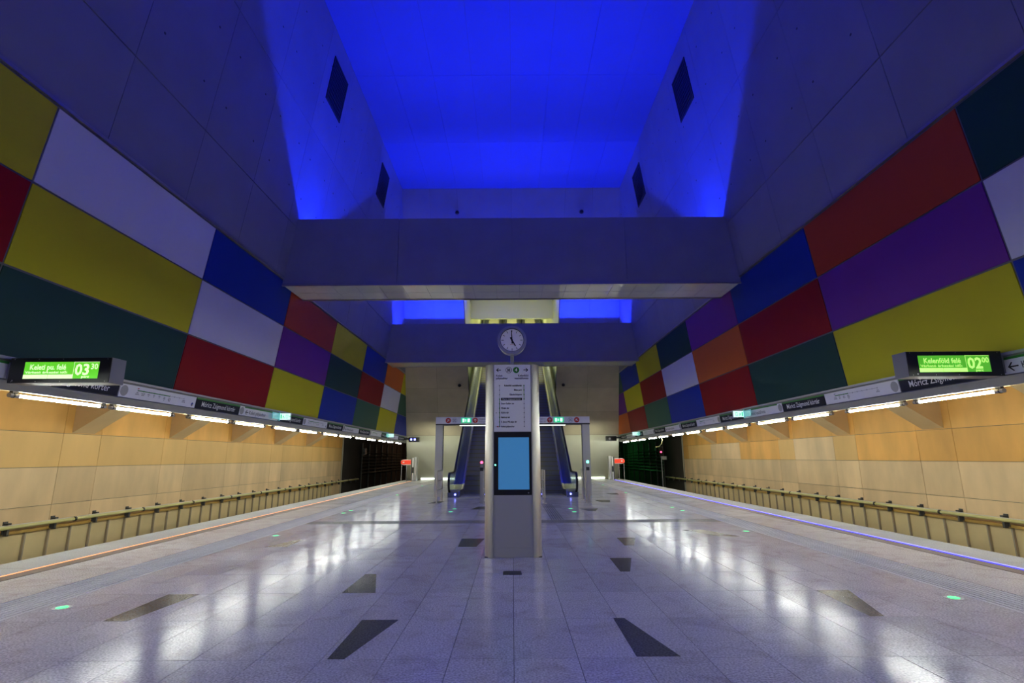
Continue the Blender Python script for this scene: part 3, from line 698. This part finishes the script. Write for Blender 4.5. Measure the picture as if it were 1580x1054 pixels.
# ================================================================ train countdown displays
def display(sg, xa, xb, y, z0, z1, l1, big, sup, gm, lit, lab):
    s = thing('countdown_display', ((xa + xb) / 2, y, z0), lab, 'display', 'train countdown displays')
    d_ = .30
    MB().box(xa, y + .012, z0, xb, y + d_, z1).build('casing', 'grey_case', s)
    MB().box(xa + .004, y, z0 + .004, xb - .004, y + .014, z1 - .004).build('front_glass', 'black', s)
    W, H = xb - xa, z1 - z0
    P = Plane((xa, y, z0), (1, 0, 0), (0, 0, 1))
    a0, a1 = (.15 * W, .885 * W) if sg < 0 else (.115 * W, .865 * W)
    b0, b1 = .17 * H, .83 * H; sw = a1 - a0; sh_ = b1 - b0
    sc = P.rect(MB(), a0, b0, a1, b1, 0, .002).build('screen', gm, s)
    split = a0 + sw * .665
    P.rect(MB(), a0, b0, split - .004, b0 + sh_ * .245, .002, .003).build('progress_bar', lit, sc)
    P.rect(P.rect(MB(), split - .002, b0, split + .003, b1, .002, .003), split, b1 - .006, a1, b1 - .001, .002, .003).build('divider', lit, sc)
    t = MB()
    P.text(t, a0 + sw * .07, b0 + sh_ * .54, l1, sh_ * .44, 'LEFT', sx=sw * .58 / (sh_ * .44 * len(l1) * .44), h=.004, bold=.002)
    P.text(t, a0 + sw * .02, b0 + sh_ * .31, 'Várható érkezési idő:', sh_ * .20, 'LEFT', sx=1.45, h=.004, bold=.001)
    P.text(t, split + .02, b0 + sh_ * .22, big, sh_ * .92, 'LEFT', sx=.96, h=.004, bold=.006, shear=0)
    P.text(t, a1 - .012, b0 + sh_ * .56, sup, sh_ * .46, 'RIGHT', sx=.95, h=.004, bold=.002)
    P.text(t, split + sw * .17, b0 + sh_ * .04, 'perc', sh_ * .2, 'CENTER', sx=1.3, h=.004, bold=.001)
    t.build('lettering', lit, sc, fix=False)
    P.rect(MB(), a0 + sw * .33, b0, a0 + sw * .333, b1, .002, .0045).build('seam_line', 'lcd_green_dark', sc)
    sc_ = MB()
    for a in (.04, .28, .52, .96):
        P.disc(sc_, a * W, H * .94, .006, 8); P.disc(sc_, a * W, H * .06, .006, 8)
    sc_.build('screw', 'steel', s); P.disc(MB(), .05 * W if sg < 0 else .09 * W, H * .10, .012, 10).build('light_sensor', 'white_glow' if False else 'steel', s)
    xm = xa if sg < 0 else xb
    MB().box(xm, y + .05, z0 + .05, xm - (-sg) * 0 + sg * .07, y + .2, z1 - .06).build('mounting_arm', 'grey_case', s)
S_ = 7.70
display(-1, -7.50, -5.99, S_, 2.718, 3.10, 'Keleti pu. felé', '03', '30', 'lcd_green', 'lcd_lit', 'black countdown display showing 03 minutes 30 towards Keleti pu. at the left canopy')
display(1, 6.02, 7.47, 7.86, 2.76, 3.145, 'Kelenföld felé', '02', '00', 'lcd_green_dark', 'lcd_lit2', 'black countdown display showing 02 minutes 00 towards Kelenföld at the right canopy')
# small displays at the far ends of the canopies
for sg, lab in ((-1, 'small black box with two blue indicators at the far end of the left canopy'), (1, 'small dark box at the far end of the right canopy')):
    s = thing('indicator_box', (sg * 6.8, 37.0, 2.7), lab, 'indicator')
    xa, xb = sorted((sg * 6.5, sg * 7.22))
    MB().box(xa, 37.0, 2.68, xb, 37.25, 3.0).build('casing', 'black', s)
    if sg < 0:
        for x in (-7.05, -6.80): MB().box(x - .06, 36.985, 2.8, x + .06, 37.0, 2.92).build('blue_indicator', 'blue_glow', s)
    else:
        MB().tube([(6.75, 37.0, 2.84), (6.75, 36.98, 2.84)], .08, 12).build('lens', 'grey_case', s)
    MB().box(sg * 7.22, 37.05, 2.85, sg * 7.575, 37.15, 2.95).build('mounting_arm', 'black', s)

# ================================================================ information pillar with clock
KY = 9.093
ki = thing('information_pillar', (0, KY, 0), 'stainless steel information pillar with line plan and blue screen in the middle of the platform', 'information pillar')
def ell(x0, x1, y0, y1, side, n=10):    # half-rounded column section: flat inner side, rounded outer
    pts = []
    cy, ry, rx = (y0 + y1) / 2, (y1 - y0) / 2, abs(x1 - x0)
    for i in range(n + 1):
        t = -math.pi / 2 + math.pi * i / n
        pts.append((x0 + side * rx * abs(math.cos(t)) ** .7, cy + ry * math.sin(t)))
    return pts if side > 0 else pts[::-1]
for sd in (-1, 1):
    for z0, z1, ex in ((0, 2.03, 0.004), (2.03, 3.2, 0)):
        MB().prism(ell(sd * .325, sd * (.475 + ex), KY, KY + .42, sd), z0, z1, 'z').build('side_column', 'steel', ki, smooth=True)
MB().box(-.325, KY + .02, 0, .325, KY + .4, 3.19).build('core', 'steel_satin', ki)
MB().box(-.33, KY + .012, .155, .33, KY + .03, .98).build('lower_door', 'steel_satin', ki)
MB().box(-.33, KY + .012, .01, .33, KY + .03, .147).build('plinth', 'steel_satin', ki)
MB().box(-.47, KY + .03, -.0, .47, KY + .40, .012).build('base_plate', 'dark_grey', ki)
sp_ = MB().box(-.318, KY + .006, .985, .318, KY + .03, 2.025).build('screen_glass', 'black', ki)
MB().box(-.243, KY + .003, 1.075, .278, KY + .007, 1.935).build('screen', 'lcd', sp_)
PK = Plane((0, KY + .004, 0), (1, 0, 0), (0, 0, 1))
PK.disc(MB(), -.295, 1.475, .013, 12).build('indicator_lamp', 'green_glow', sp_)
PK.disc(MB(), .262, 1.02, .012, 10).build('logo', 'steel', sp_)
pp = MB().box(-.318, KY + .004, 2.035, .318, KY + .03, 3.195).build('line_plan', 'sign_white', ki)
PL = Plane((0, KY + .003, 0), (1, 0, 0), (0, 0, 1))
PL.arrow(PL.arrow(MB(), -.24, 3.10, .085, (-1, 0), w=.15), .24, 3.10, .085, (1, 0), w=.15).build('arrow', 'letter_black', pp)
PL.disc(MB(), .07, 3.10, .055, 24).build('line_badge', 'sign_green', pp)
rr = MB(); PL.ring(rr, -.06, 3.10, .048, .055, 24)
for i in range(4): 
    a = math.pi / 4 + i * math.pi / 2; PL.arrow(rr, -.06 + .02 * math.cos(a), 3.10 + .02 * math.sin(a), .035, (math.cos(a), math.sin(a)), w=.25)
rr.build('direction_rosette', 'letter_black', pp)
t = MB(); PL.text(t, .07, 3.073, '4', .085, 'CENTER', h=.005, bold=.001); t.build('lettering', 'letter_white', pp, fix=False)
t = MB()
for a, ls, al in ((-.285, ('Keleti', 'pályaudvar'), 'LEFT'), (.285, ('Kelenföld', 'vasútállomás'), 'RIGHT')):
    for i, l in enumerate(ls): PL.text(t, a, 2.985 - i * .047, l, .050, al, sx=.96, bold=.0006)
names = ['Kelenföld vasútállomás', 'Bikás park', 'Újbuda-központ', 'Móricz Zsigmond körtér', 'Szent Gellért tér', 'Fővám tér', 'Kálvin tér', 'Rákóczi tér', 'II. János Pál pápa tér', 'Keleti pályaudvar']
zs = [2.825 - i * .0785 for i in range(10)]
for i, nme in enumerate(names):
    if i < 3: PL.text(t, .165, zs[i] - .012, nme, .040, 'RIGHT', sx=.83, bold=.001)
    elif i > 3: PL.text(t, -.195, zs[i] - .012, nme, .040, 'LEFT', sx=.83, bold=.001)
PL.text(t, -.29, zs[6] - .012, 'M', .03); PL.text(t, -.29, zs[9] - .012, 'M', .03)
t.build('lettering', 'letter_black', pp, fix=False)
PL.rect(MB(), -.197, zs[3] - .022, .168, zs[3] + .022).build('highlight_bar', 'letter_black', pp)
t = MB(); PL.text(t, -.015, zs[3] - .013, names[3], .038, 'CENTER', sx=.85, h=.005); t.build('lettering', 'letter_white', pp, fix=False)
gm = MB(); gy = MB()
PL.rect(gm, -.228, zs[9], -.218, zs[3]); PL.rect(gy, -.2255, zs[3], -.2205, zs[0]); PL.rect(gm, .198, zs[3], .208, zs[0]); PL.rect(gy, .2005, zs[9], .2055, zs[3])
for i in range(10):
    PL.disc(gm if i >= 3 else gy, -.223, zs[i], .011, 10, 0, .003); PL.disc(gm if i <= 3 else gy, .203, zs[i], .011, 10, 0, .003)
gm.build('line', 'sign_green', pp); gy.build('line', 'letter_grey', pp)
PL.rect(MB(), -.262, zs[9] - .012, -.24, zs[9] + .012).build('badge', 'sign_red', pp)
# clock
CZ = 3.655; CY = KY + .08
ck = thing('platform_clock', (0, CY + .1, 3.2), 'round white station clock on a short post on top of the information pillar', 'clock')
MB().tube([(0, CY + .12, 3.2), (0, CY + .12, 3.42)], .032, 14).build('post', 'steel', ki if False else ck, smooth=True)
MB().box(-.10, CY + .04, 3.195, .10, CY + .2, 3.21).build('foot_plate', 'dark_grey', ck)
MB().tube([(0, CY + .02, CZ), (0, CY + .2, CZ)], .25, 40).build('drum', 'steel', ck, smooth=True)
def torus_ring(mb, r0, r1, ya, yb, n=40):
    vs = []; fs = []
    for i in range(n):
        a = 2 * math.pi * i / n; c, s = math.cos(a), math.sin(a)
        for r, y in ((r0, yb), (r0, ya), (r1, ya), (r1, yb)): vs.append((r * c, y, CZ + r * s))
    for i in range(n):
        j = (i + 1) % n
        for k in range(4): fs.append((4 * i + k, 4 * i + (k + 1) % 4, 4 * j + (k + 1) % 4, 4 * j + k))
    return mb.add(vs, fs)
torus_ring(MB(), .213, .262, CY - .03, CY + .03).build('bezel', 'steel_satin', ck, smooth=True)
torus_ring(MB(), .205, .214, CY - .022, CY + .02).build('inner_ring', 'black', ck, smooth=True)
MB().tube([(0, CY, CZ), (0, CY + .02, CZ)], .208, 40).build('dial', 'clock_face', ck)
PC_ = Plane((0, CY, CZ), (1, 0, 0), (0, 0, 1))
tk = MB()
def radial(mb, ang, r0, r1, w0, w1, h):
    s, c = math.sin(math.radians(ang)), math.cos(math.radians(ang))
    q = lambda r, t: (s * r + c * t, c * r - s * t)
    PC_.poly(mb, [q(r0, -w0), q(r1, -w1), q(r1, w1), q(r0, w0)][::-1], h, h + .003)
for i in range(12): radial(tk, i * 30, .148, .190, .0045, .0045, 0)
tk.build('hour_mark', 'letter_black', ck)
h_ = MB(); radial(h_, 150, -.06, .125, .014, .009, .006); h_.build('hour_hand', 'letter_black', ck)
h_ = MB(); radial(h_, -3, -.065, .175, .012, .005, .010); h_.build('minute_hand', 'letter_black', ck)
PC_.disc(MB(), 0, 0, .018, 14, .012, .016).build('hub', 'letter_black', ck)
PC_.rect(MB(), -.035, -.082, .03, -.077).build('printed_mark', 'sign_red', ck)

# ================================================================ escalators
TAN = math.tan(math.radians(30)); YI = 24.4; YCOMB = 22.35; YTOP = 53.0
def escalator(xc, ro, li, ri, lab):
    """xc step centre; li/ri handrail x on left and right"""
    e = thing('escalator', (xc, YCOMB, 0), lab, 'escalator', 'escalators up to the street')
    hw = .475
    def zst(y): return max(0.0, (y - YI) * TAN)
    # steps
    n = 0; y = YI - 1.2; restm = MB(); resty = MB()
    zz = 0.0
    dpt = .36; i = 0
    sm = MB().box(-hw, 0, -.25, hw, dpt - .012, 0).mesh('step'); sm.materials.append(M['step_dark'])
    ym = MB().box(-hw, -.004, -.03, hw, .03, .003).mesh('step_edge'); ym.materials.append(M['step_yellow'])
    while y < YTOP - .5:
        z = max(0.0, (y - YI + dpt) * TAN)
        if i < 30:
            s = bpy.data.objects.new('step', sm); C.objects.link(s); s.parent = e; s.location = (0, y - YCOMB, z + .02)
            q = bpy.data.objects.new('step_edge', ym); C.objects.link(q); q.parent = s
        else:
            restm.box(xc - hw, y, z - .23, xc + hw, y + dpt - .012, z + .02); resty.box(xc - hw, y - .004, z - .015, xc + hw, y + .035, z + .023)
        y += dpt; i += 1
    tag(restm.build('far_steps', 'step_dark', e), kind='stuff'); tag(resty.build('far_step_edges', 'step_yellow', e), kind='stuff')
    MB().box(xc - hw, YCOMB - .3, .0, xc + hw, YI - 1.2, .018).build('comb_plate', 'steel_satin', e)
    for hx, sd in ((li, -1), (ri, 1)):
        sk = xc + sd * hw; w_ = abs(hx - sk)
        # skirt and inner cladding: follows the incline
        path = [(YCOMB + .1, .28), (YI - .4, .28), (YI + .2, .28 + .12), (YTOP, .28 + (YTOP - YI) * TAN)]
        low = [(YCOMB + .45, -.0), (YI, -.0), (YTOP, (YTOP - YI) * TAN - .3)]
        MB().prism([(YCOMB + .12, .0), (YCOMB, .10), (YCOMB + .1, .24), (YI - .3, .26), (YI + .3, .26 + .2), (YTOP, .3 + (YTOP - YI) * TAN), (YTOP, (YTOP - YI) * TAN - .6), (YI + .6, -.02)], min(sk, sk + sd * .04), max(sk, sk + sd * .04), 'x').build('skirt', 'steel', e)
        dk = MB(); a, b = sorted((sk + sd * .04, hx + sd * .06))
        dk.prism([(YCOMB + .1, .0), (YCOMB + .05, .20), (YI - .3, .22), (YI + .3, .22 + .2), (YTOP, .27 + (YTOP - YI) * TAN), (YTOP, (YTOP - YI) * TAN - .8), (YI + .9, -.02)], a, b, 'x')
        dk.build('deck', 'deck_steel', e)
        a, b = sorted((sk + sd * .05, sk + sd * .09))
        MB().strip([(YCOMB + .3, .225), (YI - .3, .245), (YI + .3, .445), (YTOP, .295 + (YTOP - YI) * TAN)], a, b, .03).build('moulding', 'moulding_steel', e)  # bright strip added to imitate white glints along the deck
        a, b = sorted((hx - .008, hx + .008))
        MB().prism([(YCOMB - .02, .55), (YCOMB + .1, .25), (YI - .3, .24), (YI + .3, .42), (YTOP, .28 + (YTOP - YI) * TAN), (YTOP, .92 + (YTOP - YI) * TAN), (YI + .45, .93 + .27), (YI - .1, .95), (YCOMB + .15, .95), (YCOMB - .02, .8)], a, b, 'x').build('glass_panel', 'glass', e)
        hp = [(YCOMB + .25, .20)]
        for k in range(9):
            t = math.radians(-90 - k * 180 / 8); hp.append((YCOMB + .25 + .36 * math.cos(t) * 1.0, .60 + .40 * math.sin(t) * 1.0))
        hp += [(YI - .3, 1.0), (YI, 1.02), (YI + .3, 1.02 + .1), (YI + .7, 1.0 + .7 * TAN - .02), (YTOP, 1.0 + (YTOP - YI) * TAN)]
        MB().strip(hp, hx - .045, hx + .045, .05).build('handrail', 'rubber', e, smooth=True)
        hp2 = [(y_, z_) for y_, z_ in hp[9:]]
        MB().strip([(y_, z_ - .05) for y_, z_ in hp2], hx - .028, hx + .028, .045).build('handrail_guide', 'steel', e)
        MB().box(min(hx, sk) + .0, YCOMB + .25, .2, max(hx, sk), YCOMB + 1.0, .27).build('inspection_cover', 'lamp_housing', e)
        MB().tube([(sk + sd * .18 if w_ > .3 else sk + sd * .05, YCOMB + .04, .12), (sk + sd * .18 if w_ > .3 else sk + sd * .05, YCOMB + .01, .12)], .035, 10).build('entry_lamp', 'blue_glow', e)
escalator(-1.725, 0, -2.64, -1.02, 'left escalator rising through the end wall behind the information pillar')
escalator(0.0, 0, -.70, .70, 'middle escalator hidden behind the information pillar')
escalator(1.725, 0, 1.02, 2.64, 'right escalator rising through the end wall behind the information pillar')

# ================================================================ escalator portal
po = thing('escalator_portal', (0, 23.15, 0), 'grey steel portal frame with signs spanning the foot of the escalators', 'portal')
PY = 22.95
for sd in (-1, 1):
    q = MB()
    xa, xb = sorted((sd * 3.03, sd * 3.33))
    q.prism([(xa, PY), (xb, PY), (xb, PY + .34), (xa, PY + .34)], 0, 2.98)
    q.build('post', 'steel_satin', po)
    MB().box(min(sd * 3.01, sd * 3.03), PY + .02, 0, max(sd * 3.01, sd * 3.03), PY + .32, 2.98).build('edge_strip', 'steel', po)
MB().box(-3.33, PY - .02, 2.98, 3.35, PY + .36, 3.04).build('under_plate', 'dark_grey', po)
MB().box(-3.33, PY, 3.03, 3.35, PY + .34, 3.325).build('sign_beam', 'sign_white', po)
MB().box(-2.3, PY + .1, 2.955, 2.3, PY + .2, 2.98).build('light_bar', 'white_glow', po)
PP = Plane((0, PY - .001, 3.03), (1, 0, 0), (0, 0, 1))
for sd in (-1, 1):
    PP.disc(MB(), sd * 2.79, .15, .115, 20).build('red_badge', 'sign_red', po); PP.disc(MB(), sd * 1.62, .15, .115, 20).build('red_badge', 'sign_red', po)
    s2 = MB(); PP.ring(s2, sd * 2.52, .15, .10, .112, 20, .002)
    for i in range(4):
        a = math.pi / 4 + i * math.pi / 2; PP.arrow(s2, sd * 2.52 + .04 * math.cos(a), .15 + .04 * math.sin(a), .08, (math.cos(a), math.sin(a)), w=.2)
    s2.build('direction_rosette', 'letter_grey', po)
    s3 = MB(); PP.arrow(s3, sd * 1.62, .15, .15, (0, 1), w=.16, h=.005); PP.arrow(s3, sd * 2.79, .15, .13, (-sd * .7, .7), w=.2, h=.005); s3.build('arrow', 'letter_white', po)
    x0 = -2.22 if sd < 0 else 1.8
    ex = PP.rect(MB(), x0, .05, x0 + .42, .26, 0, .03).build('exit_panel', 'exit_green', po)
    e2 = MB(); Pe = Plane((0, PY - .031, 3.03), (1, 0, 0), (0, 0, 1))
    Pe.rect(e2, x0 + .05, .08, x0 + .13, .23); Pe.rect(e2, x0 + .17, .10, x0 + .21, .2); Pe.rect(e2, x0 + .27, .08, x0 + .37, .23); e2.build('pictogram', 'exit_white', ex)
    tt = MB()
    if sd < 0: PP.text(tt, -1.44, .17, 'Kijárat', .11); PP.text(tt, -1.44, .05, 'Fehérvári út', .11)
    else: PP.text(tt, 1.44, .17, 'Kijárat', .11, 'RIGHT'); PP.text(tt, 1.44, .05, 'Fehérvári út', .11, 'RIGHT')
    tt.build('lettering', 'letter_grey', po, fix=False)
    # small floor skirt
# ================================================================ barriers and signal bollards in front of the escalators
def barrier(x, ya, yb_, lab):
    b = thing('guard_rail', (x, ya, 0), lab, 'guard rail', 'guard rails at the escalators')
    for y in (ya, yb_):
        MB().tube([(x, y, 0.0), (x, y, 1.15)], .028, 10).build('post', 'steel', b, smooth=True)
        MB().tube([(x, y, 0.0), (x, y, .02)], .07, 14).build('foot_plate', 'steel', b)
    for z in (1.13, .78, .45): MB().tube([(x, ya, z), (x, yb_, z)], .018, 8).build('cross_bar', 'steel', b)
def bollard(x, y, col, lab):
    b = thing('signal_bollard', (x, y, 0), lab, 'bollard')
    MB().box(x - .055, y - .03, 0.01, x + .055, y + .05, 1.36).build('column', 'steel', b)
    MB().box(x - .09, y - .07, 0, x + .09, y + .09, .014).build('foot_plate', 'steel', b)
    MB().box(x - .058, y - .034, 1.13, x + .058, y - .028, 1.25).build('sensor_window', 'black', b)
    MB().tube([(x, y - .031, 1.43), (x, y + .04, 1.43)], .06, 16).build('lamp_head', 'steel_satin', b)
    MB().tube([(x, y - .036, 1.43), (x, y - .031, 1.43)], .048, 16).build('signal_lamp', col, b)
barrier(-2.72, 19.4, 20.8, 'steel guard rail on the outer side of the left escalator entry')
barrier(-1.12, 19.75, 20.8, 'steel guard rail behind the red-lit bollard left of the information pillar')
barrier(1.13, 19.4, 20.8, 'steel guard rail at the inner side of the right escalator entry')
barrier(2.66, 19.8, 20.8, 'steel guard rail behind the green-lit bollard at the right escalator')
bollard(-1.12, 19.4, 'red_glow', 'slim steel bollard with a red light at the left escalator')
bollard(2.70, 19.4, 'green_glow', 'slim steel bollard with a green light at the right escalator')

# ================================================================ platform end gates
for sg, nm in ((-1, 'left'), (1, 'right')):
    e = thing('platform_end_gate', (sg * 7.4, 38.6, 0), 'red round-ended board on thin legs at the far end of the %s platform edge' % nm, 'gate', 'platform end gates')
    r = .19; zc = 1.3; xr, xl = 7.32, 8.05
    def board(k):
        pts = [(sg * xr, zc - r * k), (sg * (xl - r * k), zc - r * k)]
        pts += [(sg * (xl - r * k + 0) + sg * (r * k) * math.cos(a), zc + r * k * math.sin(a)) for a in [-math.pi / 2 + math.pi * i / 10 for i in range(1, 10)]]
        pts += [(sg * (xl - r * k), zc + r * k), (sg * xr, zc + r * k)]
        return pts if sg > 0 else pts[::-1]
    b0 = MB().prism(board(1.0), 38.60, 38.62, 'y').build('board', 'board_white', e)
    MB().prism(board(.78), 38.59, 38.60, 'y').build('red_face', 'board_red', b0)
    PG = Plane((0, 38.588, 0), (1, 0, 0), (0, 0, 1)); PG.rect(MB(), sg * 7.84 - .06, 1.26, sg * 7.84 + .06, 1.34).build('emblem', 'letter_white', b0)
    for x in (7.98, 7.62): MB().tube([(sg * x, 38.62, 0), (sg * x, 38.62, 1.12)], .022, 8).build('leg', 'steel_satin', e)
    p = thing('end_post', (sg * 7.15, 38.6, 0), 'white and black striped post beside the gate at the far %s platform edge' % nm, 'post', 'striped end posts')
    for z0, z1, m_ in ((0, .55, 'board_white'), (.55, .95, 'black'), (.95, 1.62, 'board_white')):
        MB().box(sg * 7.2, 38.55, z0, sg * 7.12, 38.7, z1).build('band', m_, p)
    MB().box(sg * 7.29, 38.55, 0, sg * 7.21, 38.8, 1.6).build('frame', 'dark_grey', p)
    MB().box(sg * 7.10, 38.7, 0, sg * 6.93, 39.3, 1.66).build('door_leaf', 'steel_satin', p)

# ================================================================ green floor markers
mk = [(-5.007, 6.3, 'green floor light at the lower left, beside the guide ribs'), (5.03, 6.48, 'green floor light at the lower right, beside the guide ribs'),
      (-5.05, 11.76, 'green floor light beside the left guide ribs, second from the camera'), (5.06, 12.0, 'green floor light beside the right guide ribs, second from the camera'),
      (-5.12, 24.1, 'green floor light beside the left guide ribs, farthest one'), (5.12, 24.7, 'green floor light beside the right guide ribs, farthest one'),
      (-5.07, 16.39, 'green floor light left, nearer of the pair beyond the cross guide band'), (-5.09, 17.18, 'green floor light left, farther of the pair beyond the cross guide band'),
      (5.12, 16.54, 'green floor light right, nearer of the pair beyond the cross guide band'), (5.12, 17.59, 'green floor light right, farther of the pair beyond the cross guide band'),
      (-1.889, 16.58, 'green floor light before the left escalator, nearer of two'), (-1.871, 17.5, 'green floor light before the left escalator, farther of two'),
      (1.832, 16.36, 'green floor light before the right escalator, nearer of two'), (1.825, 17.37, 'green floor light before the right escalator, farther of two'),
      (-5.3, 31.7, 'green floor light in front of the end wall on the left'), (5.23, 31.5, 'green floor light in front of the end wall on the right')]
for x, y, l in mk:
    s = thing('floor_marker_light', (x, y, 0), l, 'floor light', 'green floor marker lights')
    MB().tube([(x, y, -.005), (x, y, .004)], .095, 20).build('steel_ring', 'steel_satin', s)
    MB().tube([(x, y, .004), (x, y, .008)], .058, 18).build('lens', 'led_green', s)
# end of the room behind the camera
tag(MB().box(-13.4, YB - .3, -1.5, 13.4, YB, 16.3).build('wall_rear', 'concrete'), kind='structure')
for o in bpy.data.objects:
    for k_ in list(o.keys()):
        if k_.startswith('_'): del o[k_]
